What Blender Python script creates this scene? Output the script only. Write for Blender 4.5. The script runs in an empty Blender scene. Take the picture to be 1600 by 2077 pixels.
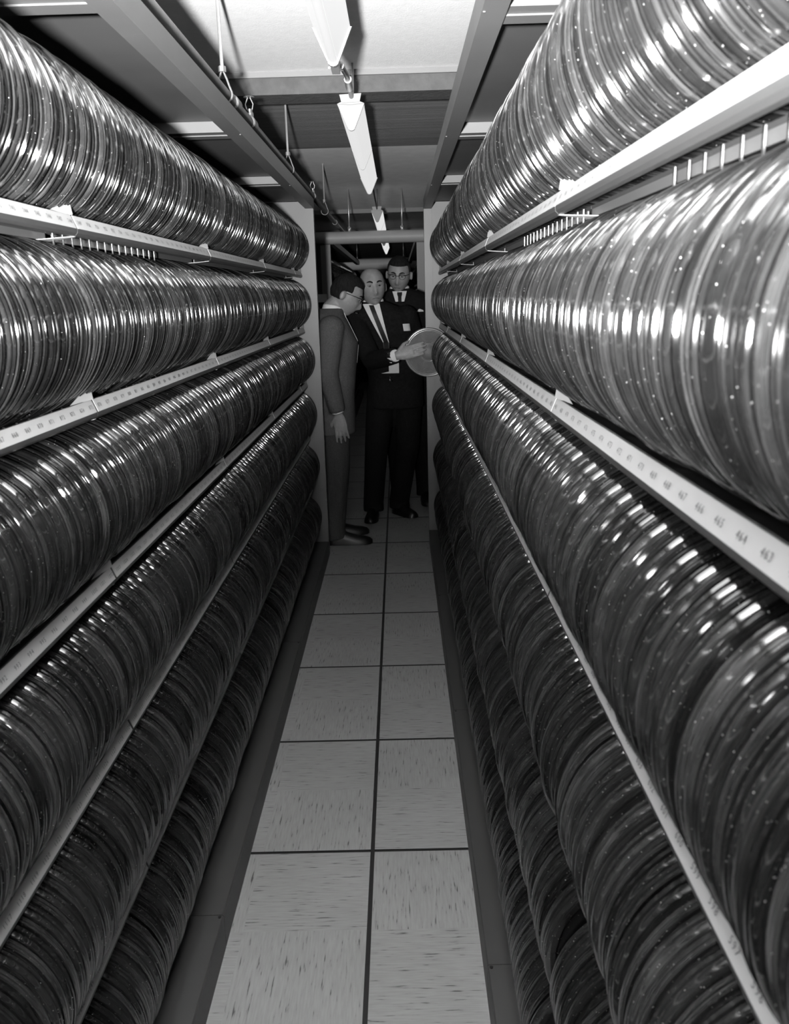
import bpy, bmesh, math, random
import numpy as np
from mathutils import Vector, Matrix
from mathutils.bvhtree import BVHTree

random.seed(7)
rng = np.random.default_rng(7)
SC = bpy.context.scene
COL = SC.collection

# ---------------------------------------------------------------- camera
IMG_W, IMG_H = 1600.0, 2077.0
FPX = 1740.0                       # focal length in pixels of the 1600x2077 frame
CAM = Vector((0.0, 0.0, 1.484))
VPX, VPY = 807.0, 600.0            # where lines along the aisle meet
ROLL = 0.025
a = Vector((VPX - IMG_W / 2, IMG_H / 2 - VPY, -FPX)).normalized()
up = Vector((-ROLL, 1.0, 0.0))
up = (up - a * up.dot(a)).normalized()
right = a.cross(up)
ROT = Matrix((right, a, up))       # camera space -> world
cd = bpy.data.cameras.new('camera')
cam = bpy.data.objects.new('camera', cd)
COL.objects.link(cam)
cam.matrix_world = Matrix.Translation(CAM) @ ROT.to_4x4()
cd.sensor_fit = 'HORIZONTAL'
cd.sensor_width = 36.0
cd.lens = 36.0 * FPX / IMG_W
cd.clip_start = 0.02
cd.clip_end = 100
cd.dof.use_dof = True
cd.dof.focus_distance = 3.2
cd.dof.aperture_fstop = 15.0
SC.camera = cam


def project(p):
    c = ROT.transposed() @ (Vector(p) - CAM)
    z = -c.z
    if z < 0.05:
        return None
    return (IMG_W / 2 + FPX * c.x / z, IMG_H / 2 - FPX * c.y / z, z)


# ---------------------------------------------------------------- light
w = bpy.data.worlds.new('world')
SC.world = w
w.use_nodes = True
w.node_tree.nodes['Background'].inputs[0].default_value = (1, 1, 1, 1)
w.node_tree.nodes['Background'].inputs[1].default_value = 0.004

fl = bpy.data.lights.new('flash', 'SPOT')
fl.energy = 2300.0
fl.spot_size = math.radians(104)
fl.spot_blend = 1.0
fl.shadow_soft_size = 0.045
flo = bpy.data.objects.new('flash', fl)
COL.objects.link(flo)
flo.location = (-0.16, -0.38, 1.46)
flo.rotation_euler = Vector((0.0, 1.0, 0.80)).to_track_quat('-Z', 'Y').to_euler()

# light that spills from the flash bulb outside its reflector
bl = bpy.data.lights.new('flash_bulb', 'POINT')
bl.energy = 17.0
bl.shadow_soft_size = 0.045
blo = bpy.data.objects.new('flash_bulb', bl)
COL.objects.link(blo)
blo.location = flo.location

SC.view_settings.view_transform = 'Standard'
SC.view_settings.look = 'None'
SC.view_settings.gamma = 1.0
SC.view_settings.use_curve_mapping = False
SC.view_settings.exposure = 0.0
FIX_EMIT = 0.75
SC.cycles.max_bounces = 5
SC.cycles.diffuse_bounces = 4
SC.cycles.glossy_bounces = 3
SC.cycles.adaptive_threshold = 0.035


# ---------------------------------------------------------------- materials
def new_mat(name):
    m = bpy.data.materials.new(name)
    m.use_nodes = True
    nt = m.node_tree
    return m, nt, nt.nodes['Principled BSDF']


def N(nt, typ, **kw):
    n = nt.nodes.new(typ)
    for k, v in kw.items():
        setattr(n, k, v)
    return n


def mat(name, g, rough=0.5, metal=0.0, spec=0.5, var=0.12, scale=14.0, stretch=(1, 1, 1), bump=0.0, bscale=60.0, emit=0.0):
    """plain painted / cloth / metal surface: grey with a little uneven wear"""
    m, nt, b = new_mat(name)
    tc = N(nt, 'ShaderNodeTexCoord')
    mp = N(nt, 'ShaderNodeMapping')
    mp.inputs['Scale'].default_value = stretch
    nt.links.new(tc.outputs['Object'], mp.inputs[0])
    nz = N(nt, 'ShaderNodeTexNoise')
    nz.inputs['Scale'].default_value = scale
    nz.inputs['Detail'].default_value = 5
    nt.links.new(mp.outputs[0], nz.inputs['Vector'])
    cr = N(nt, 'ShaderNodeValToRGB')
    lo, hi = max(g * (1 - var), 0), g * (1 + var)
    cr.color_ramp.elements[0].position = 0.3
    cr.color_ramp.elements[1].position = 0.7
    cr.color_ramp.elements[0].color = (lo, lo, lo, 1)
    cr.color_ramp.elements[1].color = (hi, hi, hi, 1)
    nt.links.new(nz.outputs['Fac'], cr.inputs[0])
    nt.links.new(cr.outputs[0], b.inputs['Base Color'])
    b.inputs['Roughness'].default_value = rough
    b.inputs['Metallic'].default_value = metal
    b.inputs['Specular IOR Level'].default_value = spec
    if emit:
        b.inputs['Emission Color'].default_value = (1, 1, 1, 1)
        b.inputs['Emission Strength'].default_value = emit
    if bump:
        n2 = N(nt, 'ShaderNodeTexNoise')
        n2.inputs['Scale'].default_value = bscale
        n2.inputs['Detail'].default_value = 4
        nt.links.new(mp.outputs[0], n2.inputs['Vector'])
        bp = N(nt, 'ShaderNodeBump')
        bp.inputs['Strength'].default_value = bump
        bp.inputs['Distance'].default_value = 0.01
        nt.links.new(n2.outputs['Fac'], bp.inputs['Height'])
        nt.links.new(bp.outputs[0], b.inputs['Normal'])
    return m


def canister_mat(name, lo, hi, rough, dust=True):
    m, nt, b = new_mat(name)
    at = N(nt, 'ShaderNodeAttribute')
    at.attribute_name = 'tone'
    tc = N(nt, 'ShaderNodeTexCoord')
    # fine turned stripes round the rim
    mp = N(nt, 'ShaderNodeMapping')
    mp.inputs['Scale'].default_value = (2.5, 650, 2.5)
    nt.links.new(tc.outputs['Object'], mp.inputs[0])
    nz = N(nt, 'ShaderNodeTexNoise')
    nz.inputs['Scale'].default_value = 1.0
    nz.inputs['Detail'].default_value = 3
    nt.links.new(mp.outputs[0], nz.inputs['Vector'])
    mul = N(nt, 'ShaderNodeMath', operation='MULTIPLY')
    nt.links.new(at.outputs['Fac'], mul.inputs[0])
    mr = N(nt, 'ShaderNodeMapRange')
    mr.inputs[1].default_value = 0.3
    mr.inputs[2].default_value = 0.7
    mr.inputs[3].default_value = 0.45
    mr.inputs[4].default_value = 1.5
    nt.links.new(nz.outputs['Fac'], mr.inputs[0])
    nt.links.new(mr.outputs[0], mul.inputs[1])
    # smudges and dust
    n3 = N(nt, 'ShaderNodeTexNoise')
    n3.inputs['Scale'].default_value = 26
    n3.inputs['Detail'].default_value = 6
    nt.links.new(tc.outputs['Object'], n3.inputs['Vector'])
    mr3 = N(nt, 'ShaderNodeMapRange')
    mr3.inputs[1].default_value = 0.35
    mr3.inputs[2].default_value = 0.7
    mr3.inputs[3].default_value = 0.7
    mr3.inputs[4].default_value = 1.35
    nt.links.new(n3.outputs['Fac'], mr3.inputs[0])
    mul2 = N(nt, 'ShaderNodeMath', operation='MULTIPLY')
    nt.links.new(mul.outputs[0], mul2.inputs[0])
    nt.links.new(mr3.outputs[0], mul2.inputs[1])
    mr2 = N(nt, 'ShaderNodeMapRange')
    mr2.inputs[3].default_value = lo
    mr2.inputs[4].default_value = hi
    nt.links.new(mul2.outputs[0], mr2.inputs[0])
    # pale specks for dust and chips, their glint put into the colour
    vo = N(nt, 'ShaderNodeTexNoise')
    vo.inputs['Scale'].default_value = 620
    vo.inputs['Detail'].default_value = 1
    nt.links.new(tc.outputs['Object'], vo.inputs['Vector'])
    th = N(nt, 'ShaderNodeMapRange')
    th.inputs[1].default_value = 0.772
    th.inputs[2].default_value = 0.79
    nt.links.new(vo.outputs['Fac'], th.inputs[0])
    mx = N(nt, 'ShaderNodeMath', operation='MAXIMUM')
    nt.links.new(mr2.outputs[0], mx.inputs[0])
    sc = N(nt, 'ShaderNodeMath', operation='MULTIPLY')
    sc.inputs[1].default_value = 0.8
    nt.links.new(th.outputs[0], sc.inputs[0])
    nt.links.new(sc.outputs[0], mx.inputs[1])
    cc = N(nt, 'ShaderNodeCombineColor')
    for k in range(3):
        nt.links.new(mx.outputs[0], cc.inputs[k])
    nt.links.new(cc.outputs[0], b.inputs['Base Color'])
    b.inputs['Metallic'].default_value = 0.0
    b.inputs['Specular IOR Level'].default_value = 0.8
    rr = N(nt, 'ShaderNodeMapRange')
    rr.inputs[1].default_value = 0.3
    rr.inputs[2].default_value = 0.7
    rr.inputs[3].default_value = rough * 0.85
    rr.inputs[4].default_value = rough * 1.2
    nt.links.new(n3.outputs['Fac'], rr.inputs[0])
    nt.links.new(rr.outputs[0], b.inputs['Roughness'])
    # turned plastic: the grooves run round the rim, so glints spread along the axis
    b.inputs['Anisotropic'].default_value = 0.93
    tg = N(nt, 'ShaderNodeCombineXYZ')
    tg.inputs[1].default_value = 1.0
    nt.links.new(tg.outputs[0], b.inputs['Tangent'])
    bp = N(nt, 'ShaderNodeBump')
    bp.inputs['Strength'].default_value = 0.25
    bp.inputs['Distance'].default_value = 0.0008
    nt.links.new(nz.outputs['Fac'], bp.inputs['Height'])
    nt.links.new(bp.outputs[0], b.inputs['Normal'])
    return m


def floor_tile_mat():
    m, nt, b = new_mat('vinyl_tile')
    geo = N(nt, 'ShaderNodeNewGeometry')
    off = N(nt, 'ShaderNodeVectorMath', operation='ADD')
    off.inputs[1].default_value = (0.108, -2.069 + 6.1, 0.0)
    nt.links.new(geo.outputs['Position'], off.inputs[0])
    ck = N(nt, 'ShaderNodeTexChecker')
    ck.inputs['Scale'].default_value = 1 / 0.305
    nt.links.new(off.outputs[0], ck.inputs['Vector'])
    facs = []
    for st in ((16, 190, 1), (190, 16, 1)):
        mp = N(nt, 'ShaderNodeMapping')
        mp.inputs['Scale'].default_value = st
        nt.links.new(geo.outputs['Position'], mp.inputs[0])
        nz = N(nt, 'ShaderNodeTexNoise')
        nz.inputs['Scale'].default_value = 1.0
        nz.inputs['Detail'].default_value = 3
        nt.links.new(mp.outputs[0], nz.inputs['Vector'])
        facs.append(nz)
    mx = N(nt, 'ShaderNodeMix', data_type='FLOAT')
    nt.links.new(ck.outputs['Fac'], mx.inputs[0])
    nt.links.new(facs[0].outputs['Fac'], mx.inputs[2])
    nt.links.new(facs[1].outputs['Fac'], mx.inputs[3])
    cr = N(nt, 'ShaderNodeValToRGB')
    e = cr.color_ramp.elements
    e[0].position = 0.30
    e[0].color = (0.07, 0.07, 0.07, 1)
    e[1].position = 0.375
    e[1].color = (0.265, 0.265, 0.265, 1)
    x = e.new(0.62)
    x.color = (0.31, 0.31, 0.31, 1)
    nt.links.new(mx.outputs[0], cr.inputs[0])
    n2 = N(nt, 'ShaderNodeTexNoise')
    n2.inputs['Scale'].default_value = 3.5
    n2.inputs['Detail'].default_value = 6
    nt.links.new(geo.outputs['Position'], n2.inputs['Vector'])
    mr = N(nt, 'ShaderNodeMapRange')
    mr.inputs[3].default_value = 0.8
    mr.inputs[4].default_value = 1.15
    nt.links.new(n2.outputs['Fac'], mr.inputs[0])
    mm = N(nt, 'ShaderNodeVectorMath', operation='SCALE')
    nt.links.new(cr.outputs[0], mm.inputs[0])
    nt.links.new(mr.outputs[0], mm.inputs['Scale'])
    nt.links.new(mm.outputs[0], b.inputs['Base Color'])
    b.inputs['Roughness'].default_value = 0.45
    b.inputs['Specular IOR Level'].default_value = 0.35
    return m


M = {
    'tile': floor_tile_mat(),
    'joint': mat('tile_edge_black', 0.012, 0.6),
    'shell': canister_mat('canister_plastic', 0.002, 0.042, 0.088),
    'band': canister_mat('tape_band_plastic', 0.001, 0.030, 0.11),
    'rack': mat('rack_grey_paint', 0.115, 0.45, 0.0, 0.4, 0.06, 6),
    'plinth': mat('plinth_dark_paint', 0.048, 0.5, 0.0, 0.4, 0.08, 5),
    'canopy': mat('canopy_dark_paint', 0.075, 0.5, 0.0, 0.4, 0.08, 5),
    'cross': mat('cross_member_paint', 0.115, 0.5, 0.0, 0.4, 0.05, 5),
    'rail': mat('rail_metal', 0.055, 0.4, 0.2, 0.5, 0.08, 4, (1, 0.05, 1)),
    'strip': mat('label_strip_card', 0.44, 0.45, 0.0, 0.4, 0.05, 4),
    'gusset': mat('gusset_white_metal', 0.42, 0.5, 0.0, 0.5, 0.05, 4),
    'ink': mat('label_ink', 0.10, 0.6),
    'wire': mat('chromed_wire', 0.75, 0.2, 1.0, 0.5, 0.05, 20),
    'dark': mat('gap_and_panel_black', 0.02, 0.7),
    'screw': mat('screw_black', 0.01, 0.4, 0.5),
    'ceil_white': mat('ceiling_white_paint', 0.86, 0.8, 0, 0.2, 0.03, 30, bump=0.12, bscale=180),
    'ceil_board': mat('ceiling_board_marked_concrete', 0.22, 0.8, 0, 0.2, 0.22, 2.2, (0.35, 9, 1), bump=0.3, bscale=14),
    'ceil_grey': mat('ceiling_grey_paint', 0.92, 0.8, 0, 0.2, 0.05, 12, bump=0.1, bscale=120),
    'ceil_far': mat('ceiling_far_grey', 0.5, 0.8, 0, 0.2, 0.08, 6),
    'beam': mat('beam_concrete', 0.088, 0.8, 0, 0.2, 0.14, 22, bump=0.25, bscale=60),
    'wall': mat('wall_grey', 0.18, 0.8, 0, 0.2, 0.08, 6),
    'pipe': mat('sprinkler_pipe_paint', 0.13, 0.45, 0.1, 0.5, 0.15, 18),
    'rod': mat('bare_steel_rod', 0.5, 0.35, 0.7, 0.5, 0.1, 20),
    'brass': mat('sprinkler_brass', 0.3, 0.3, 0.8, 0.5, 0.1, 20),
    'diffuser': mat('lamp_diffuser', 0.12, 0.35, 0, 0.4, 0.06, 3, (9, 0.4, 9), emit=FIX_EMIT),
    'cap': mat('lamp_end_cap', 0.26, 0.45, 0, 0.4, 0.05, 10),
    'duct': mat('crossbar_paint', 0.30, 0.5, 0, 0.4, 0.05, 6),
    'duct_lamplit': mat('crossbar_lamplit_tone', 0.75, 0.5, 0, 0.4, 0.05, 6),  # lamplight on the far crossbar, put into a lighter base colour
    'lid': mat('clear_lid_plastic', 0.14, 0.16, 0, 0.8, 0.12, 20),
    'skin': mat('skin', 0.20, 0.5, 0, 0.35, 0.1, 30, bump=0.1, bscale=120),
    'hair': mat('dark_hair', 0.010, 0.85, 0, 0.1, 0.4, 90, (1, 1, 0.25), bump=0.6, bscale=160),
    'hair_grey': mat('greying_hair', 0.035, 0.85, 0, 0.1, 0.4, 90, (1, 1, 0.25), bump=0.6, bscale=160),
    'black_suit': mat('black_suit_cloth', 0.008, 0.9, 0, 0.1, 0.3, 60, bump=0.2, bscale=240),
    'grey_suit': mat('grey_suit_cloth', 0.075, 0.9, 0, 0.1, 0.2, 140, bump=0.25, bscale=260),
    'grey_trousers': mat('grey_trouser_cloth', 0.052, 0.9, 0, 0.1, 0.2, 140, bump=0.25, bscale=260),
    'shirt': mat('white_shirt', 0.55, 0.8, 0, 0.2, 0.04, 30),
    'tie': mat('dark_tie', 0.006, 0.6, 0, 0.3, 0.2, 50),
    'shoe': mat('black_shoe_leather', 0.006, 0.42, 0, 0.5, 0.2, 30),
    'eye': mat('eye_white', 0.16, 0.3),
    'iris': mat('iris_dark', 0.012, 0.2),
    'lip': mat('lip', 0.08, 0.5),
    'frame': mat('spectacle_frame', 0.012, 0.3),
    'badge': mat('badge_card', 0.62, 0.7),
    'card': mat('card_white', 0.62, 0.7),
    'buckle': mat('buckle_steel', 0.7, 0.15, 1.0),
}


# ---------------------------------------------------------------- mesh helpers
class MB:
    def __init__(self):
        self.v, self.f = [], []

    def add(self, vs, fs):
        o = len(self.v)
        self.v += [tuple(p) for p in vs]
        self.f += [tuple(i + o for i in f) for f in fs]
        return self

    def box(self, x0, x1, y0, y1, z0, z1):
        return self.add([(x0, y0, z0), (x1, y0, z0), (x1, y1, z0), (x0, y1, z0),
                         (x0, y0, z1), (x1, y0, z1), (x1, y1, z1), (x0, y1, z1)],
                        [(0, 3, 2, 1), (4, 5, 6, 7), (0, 1, 5, 4), (1, 2, 6, 5), (2, 3, 7, 6), (3, 0, 4, 7)])

    def prism_y(self, poly, y0, y1):
        """closed polygon of (x, z) swept along y"""
        n = len(poly)
        vs = [(x, y0, z) for x, z in poly] + [(x, y1, z) for x, z in poly]
        fs = [(i, (i + 1) % n, n + (i + 1) % n, n + i) for i in range(n)]
        fs += [tuple(range(n - 1, -1, -1)), tuple(range(n, 2 * n))]
        return self.add(vs, fs)

    def rings(self, rings, closed_caps=True):
        n = len(rings[0])
        vs, fs = [], []
        for r in rings:
            vs += [tuple(p) for p in r]
        for k in range(len(rings) - 1):
            for i in range(n):
                j = (i + 1) % n
                fs.append((k * n + i, k * n + j, (k + 1) * n + j, (k + 1) * n + i))
        if closed_caps:
            fs.append(tuple(range(n - 1, -1, -1)))
            o = (len(rings) - 1) * n
            fs.append(tuple(range(o, o + n)))
        return self.add(vs, fs)

    def tube(self, pts, rad, n=12, flat=1.0):
        pts = [Vector(p) for p in pts]
        if not hasattr(rad, '__len__'):
            rad = [rad] * len(pts)
        rr = []
        ref = None
        for i, p in enumerate(pts):
            t = (pts[min(i + 1, len(pts) - 1)] - pts[max(i - 1, 0)]).normalized()
            if ref is None:
                ref = Vector((0, 0, 1)) if abs(t.z) < 0.9 else Vector((1, 0, 0))
            u = (ref - t * ref.dot(t)).normalized()
            ref = u
            vv = t.cross(u)
            rr.append([p + (u * math.cos(2 * math.pi * k / n) + vv * (flat * math.sin(2 * math.pi * k / n))) * rad[i] for k in range(n)])
        return self.rings(rr)

    def blob(self, c, r, n=12, m=8):
        c = Vector(c)
        if not hasattr(r, '__len__'):
            r = (r, r, r)
        rr = []
        for i in range(m + 1):
            ph = -math.pi / 2 + math.pi * (i + 0.02) / (m + 0.04)
            rr.append([c + Vector((r[0] * math.cos(ph) * math.cos(2 * math.pi * k / n), r[1] * math.cos(ph) * math.sin(2 * math.pi * k / n), r[2] * math.sin(ph))) for k in range(n)])
        return self.rings(rr)

    def mesh(self, name, m, smooth=False, angle=None, fix=True):
        me = bpy.data.meshes.new(name)
        me.from_pydata(self.v, [], self.f)
        if fix:
            bm = bmesh.new()
            bm.from_mesh(me)
            bmesh.ops.recalc_face_normals(bm, faces=bm.faces)
            bm.to_mesh(me)
            bm.free()
        me.materials.append(m)
        if smooth:
            me.shade_smooth()
            if angle:
                me.set_sharp_from_angle(angle=math.radians(angle))
        return me

    def build(self, name, m, parent=None, smooth=False, angle=None, loc=None):
        return link(name, self.mesh(name, m, smooth, angle), parent, loc)


def link(name, me, parent=None, loc=None):
    o = bpy.data.objects.new(name, me)
    COL.objects.link(o)
    if parent:
        o.parent = parent
    if loc is not None:
        o.location = loc
    return o


def tag(o, label=None, cat=None, group=None, kind=None):
    if label:
        o['label'] = label
    if cat:
        o['category'] = cat
    if group:
        o['group'] = group
    if kind:
        o['kind'] = kind
    return o


def empty(name, loc, label, cat, group=None, rz=0.0):
    o = bpy.data.objects.new(name, None)
    COL.objects.link(o)
    o.location = loc
    o.rotation_euler[2] = rz
    o.empty_display_size = 0.1
    return tag(o, label, cat, group)


def structure(o):
    o['kind'] = 'structure'
    return o


# ---------------------------------------------------------------- the room
CEIL = 2.364
XL, XR, Y0, Y1 = -3.2, 3.2, -2.6, 21.0
fl_o = structure(MB().box(XL, XR, Y0, Y1, -0.12, -0.004).build('floor', M['joint']))
# raised floor panels, one object each
TS = 0.61
tm = MB()
g, bv, th = 0.0052, 0.0004, 0.004
h = TS / 2 - g
tm.rings([[(-h, -h, -th), (h, -h, -th), (h, h, -th), (-h, h, -th)],
          [(-h, -h, -bv), (h, -h, -bv), (h, h, -bv), (-h, h, -bv)],
          [(-h + bv, -h + bv, 0), (h - bv, -h + bv, 0), (h - bv, h - bv, 0), (-h + bv, h - bv, 0)]])
tile_me = tm.mesh('floor_tile', M['tile'])
tile_me.materials.append(M['joint'])
for p in tile_me.polygons:
    p.material_index = 0 if p.normal.z > 0.9 else 1
for j in range(-1, 24):
    yc = 2.069 + TS * (j - 1.5)
    cols = (-1, 0) if j < 6 else (-3, -2, -1, 0, 1, 2) if j < 12 else (-1, 0)
    for i in cols:
        link('floor_tile', tile_me, fl_o, (-0.108 + TS * (i + 0.5), yc, 0))

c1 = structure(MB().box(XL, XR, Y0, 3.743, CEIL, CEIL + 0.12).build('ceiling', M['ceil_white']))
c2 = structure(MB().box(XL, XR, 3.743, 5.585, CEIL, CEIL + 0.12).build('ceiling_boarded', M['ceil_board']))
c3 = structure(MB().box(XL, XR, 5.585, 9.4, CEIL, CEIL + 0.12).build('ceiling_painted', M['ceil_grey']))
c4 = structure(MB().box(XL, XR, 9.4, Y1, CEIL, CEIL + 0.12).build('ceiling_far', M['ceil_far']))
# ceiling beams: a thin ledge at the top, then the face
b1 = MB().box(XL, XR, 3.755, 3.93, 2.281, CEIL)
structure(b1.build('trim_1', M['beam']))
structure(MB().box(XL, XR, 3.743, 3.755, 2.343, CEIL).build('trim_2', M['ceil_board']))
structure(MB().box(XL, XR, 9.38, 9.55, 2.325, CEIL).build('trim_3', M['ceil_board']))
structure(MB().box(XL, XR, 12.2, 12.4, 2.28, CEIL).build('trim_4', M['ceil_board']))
structure(MB().box(XL - .1, XL, Y0, Y1, 0, CEIL).build('wall_left', M['wall']))
structure(MB().box(XR, XR + .1, Y0, Y1, 0, CEIL).build('wall_right', M['wall']))
structure(MB().box(XL, XR, Y1, Y1 + .1, 0, CEIL).build('wall_far', M['wall']))
structure(MB().box(XL, XR, Y0 - .1, Y0, 0, CEIL).build('wall_near', M['wall']))

# ---------------------------------------------------------------- racks
ROWZ = [1.75 - 0.30 * k for k in range(6)]       # canister axes, top row first
RR = 0.140
DR = 0.0775                                      # rail front behind rack front plane
DC = 0.169                                       # canister axis behind rack front plane
SIDES = {
    'left': dict(s=-1, F=0.445, bays=[-0.60, 0.45, 1.47, 2.50, 3.53, 4.56, 4.86], end=4.88, cross=[0.37, 1.56, 2.75, 3.94]),
    'right': dict(s=1, F=0.156, bays=[-0.70, 0.30, 1.32, 2.35, 3.33, 4.27, 5.06], end=5.08, cross=[0.5, 1.69, 2.88, 4.07]),
}
ORD = ['top', 'second', 'third', 'fourth', 'fifth', 'bottom']

# digit outlines for the slot numbers on the shelf strips
DIG = []
for ch in '0123456789':
    cu = bpy.data.curves.new('digit', 'FONT')
    cu.body = ch
    cu.size = 0.0098
    cu.resolution_u = 2
    cu.align_x = 'CENTER'
    ob = bpy.data.objects.new('digit', cu)
    COL.objects.link(ob)
    bpy.context.view_layer.update()
    me = bpy.data.meshes.new_from_object(ob.evaluated_get(bpy.context.evaluated_depsgraph_get()))
    DIG.append(([tuple(v.co) for v in me.vertices], [tuple(p.vertices) for p in me.polygons]))
    bpy.data.objects.remove(ob)
    bpy.data.curves.remove(cu)
    bpy.data.meshes.remove(me)


def rack_xf(S):
    return lambda d: S['s'] * (S['F'] + d)


for side, S in SIDES.items():
    X = rack_xf(S)
    s = S['s']
    rear = 'nearer the camera' if side == 'right' else 'across the aisle'
    root = empty('tape_rack', (X(0.2), 2.2, 0),
                 f'long grey metal tape rack with six shelves along the {side} side of the aisle', 'rack')
    inv = Vector(root.location)

    def part(mb, name, m, parent=root, smooth=False, angle=None):
        o = mb.build(name, m, parent, smooth, angle)
        # meshes are written in world coordinates; keep them there
        o.matrix_parent_inverse = Matrix.Translation(-inv) if parent is root else Matrix.Identity(4)
        return o

    y0, y1 = S['bays'][0], S['end']
    bx = lambda mb, d0, d1, ya, yb, za, zb: mb.box(min(X(d0), X(d1)), max(X(d0), X(d1)), ya, yb, za, zb)
    # base plinth, one panel for each bay, with a screw at each seam
    pb = [y0, 0.62, 1.72, 3.36, y1] if side == 'left' else [y0, 0.55, 1.55, 2.72, 3.9, y1]
    for ya, yb in zip(pb[:-1], pb[1:]):
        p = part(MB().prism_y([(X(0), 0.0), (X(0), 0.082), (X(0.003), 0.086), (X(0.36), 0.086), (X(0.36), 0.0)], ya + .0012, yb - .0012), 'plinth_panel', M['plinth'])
        sc = MB().tube([(X(0.008), yb - 0.008, 0.0855), (X(0.008), yb - 0.008, 0.0875)], 0.004, 8)
        o = sc.build('screw', M['screw'], p)
    # black back sheet, added so gaps between canisters go dark, and end panels
    part(bx(MB(), 0.345, 0.36, y0, y1, 0.086, 2.0), 'gap_dark_sheet', M['dark'])
    part(bx(MB(), 0.0455, 0.345, y1 + .012, y1 + .03, 0.0, 1.99), 'end_panel', M['rack'])
    po = part(bx(MB(), 0.0, 0.045, y1, y1 + .05, 0.0, 1.953), 'end_post', M['rack'])
    # top: front beam, canopy sheets, cross members
    part(MB().prism_y([(X(0), 1.954), (X(0), 2.007), (X(0.004), 2.007), (X(0.006), 1.96), (X(0.044), 1.96), (X(0.044), 1.954)], y0, y1 + .05), 'top_beam', M['rack'])
    cr = [y0] + S['cross'] + [y1]
    for ya, yb in zip(cr[:-1], cr[1:]):
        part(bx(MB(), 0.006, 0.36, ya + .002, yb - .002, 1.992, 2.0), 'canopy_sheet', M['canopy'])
    for yc in S['cross']:
        z = 1.962
        cm = MB()
        bx(cm, 0.03, 0.345, yc - .045, yc - .002, z, z + .03)
        bx(cm, 0.03, 0.345, yc - .002, yc + .045, z - .003, z + .027)
        part(cm, 'cross_member', M['cross'])
        part(bx(MB(), 0.002, 0.0065, yc - .05, yc - .047, 1.9525, 1.9542), 'beam_seam', M['cross'])
    # shelves: one rail for each bay and level
    num = 700 if side == 'left' else 300
    for k, zc in enumerate(ROWZ):
        zb = zc - 0.145
        for bi, (ya, yb) in enumerate(zip(S['bays'][:-1], S['bays'][1:])):
            if yb < (0.3 if side == 'left' else -0.2):
                continue
            P = [(DR - .0015, -.002), (DR + .007, .0195), (DR + .0095, .021), (DR + .0115, .0165), (DR + .030, .0145), (DR + .050, .0085),
                 (DR + .050, .0055), (DR + .034, .005), (DR + .033, -.001), (DR + .029, -.001), (DR + .028, .004), (DR + .016, .002),
                 (DR + .014, -.009), (DR + .009, -.0125), (DR + .003, -.0115), (DR - .001, -.0075)]
            sh = part(MB().prism_y([(X(d), zb + z) for d, z in P], ya + .001, yb - .001), 'shelf', M['rail'], smooth=True, angle=28)
            # rear bearer and a light bar behind it
            pn = MB()
            bx(pn, DR + .051, 0.344, ya + .001, yb - .001, zb - .006, zb - .0015)
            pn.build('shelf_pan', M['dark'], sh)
            lp_ = MB()
            bx(lp_, DR + .052, DR + .0545, ya + .03, yb - .001, zb - .0175, zb - .0062)
            lp_.build('under_lip', M['canopy'], sh)
            jp = MB()
            jp.add([(X(DR + .004), yb - .004, zb - .0135), (X(DR + .004), yb + .004, zb - .0135), (X(DR + .058), yb + .02, zb - .019), (X(DR + .058), yb - .035, zb - .019),
                    (X(DR + .004), yb - .004, zb - .0125), (X(DR + .004), yb + .004, zb - .0125), (X(DR + .058), yb + .02, zb - .018), (X(DR + .058), yb - .035, zb - .018)],
                   [(0, 3, 2, 1), (4, 5, 6, 7), (0, 1, 5, 4), (1, 2, 6, 5), (2, 3, 7, 6), (3, 0, 4, 7)])
            jp.build('joint_plate', M['gusset'], sh)
            rb = MB()
            bx(rb, DR + .133, DR + .150, ya + .001, yb - .001, zb - .002, zb + .0085)
            rb.build('rear_bearer', M['rack'], sh)
            st = MB().prism_y([(X(DR - .0022), zb - .0005), (X(DR + .0062), zb + .0205), (X(DR + .0072), zb + .0205), (X(DR - .0012), zb - .0005)], ya + .004, yb - .004)
            st.build('label_strip', M['strip'], sh)
            # folded corner tab at the end of the bay
            gm = MB()
            A = (X(DR + .003), yb - .002, zb + .0212)
            B = (X(DR + .044), yb - .002, zb + .0212)
            C = (X(DR + .007), yb - .002, zb + .047)
            D = (X(DR + .016), yb - .075, zb + .0195)
            t = 0.0012
            gm.add([A, B, C, D, (A[0], A[1] + t, A[2]), (B[0], B[1] + t, B[2]), (C[0], C[1] + t, C[2]), (D[0], D[1] + t, D[2])],
                   [(0, 1, 2), (0, 2, 3), (4, 6, 5), (4, 7, 6), (0, 3, 7, 4), (1, 0, 4, 5), (2, 1, 5, 6), (3, 2, 6, 7)])
            gm.build('corner_tab', M['gusset'], sh)
            # slot numbers
            n = int(round((yb - ya) / 0.0432))
            dm = MB()
            for q in range(n):
                num += 1
                yc = ya + (q + 0.5) * (yb - ya) / n
                pr = project((X(DR), yc, zb + .01))
                if not pr or pr[2] > 3.4 or pr[0] < -60 or pr[0] > 1660 or pr[1] > 2140:
                    continue
                txt = str(num)
                for ci, ch in enumerate(txt):
                    vs, fs = DIG[int(ch)]
                    ox = (ci - 1) * 0.0064
                    out = []
                    for (vx, vy, _) in vs:
                        tt = (0.0065 + vy * 0.95) / 0.021
                        out.append((X(DR - .0026 + .0084 * tt), yc + s * -1 * (vx + ox), zb + .0005 + .0205 * tt))
                    dm.add(out, fs)
            if dm.v:
                dm.build('slot_numbers', M['ink'], sh)['kind'] = 'stuff'
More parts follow.
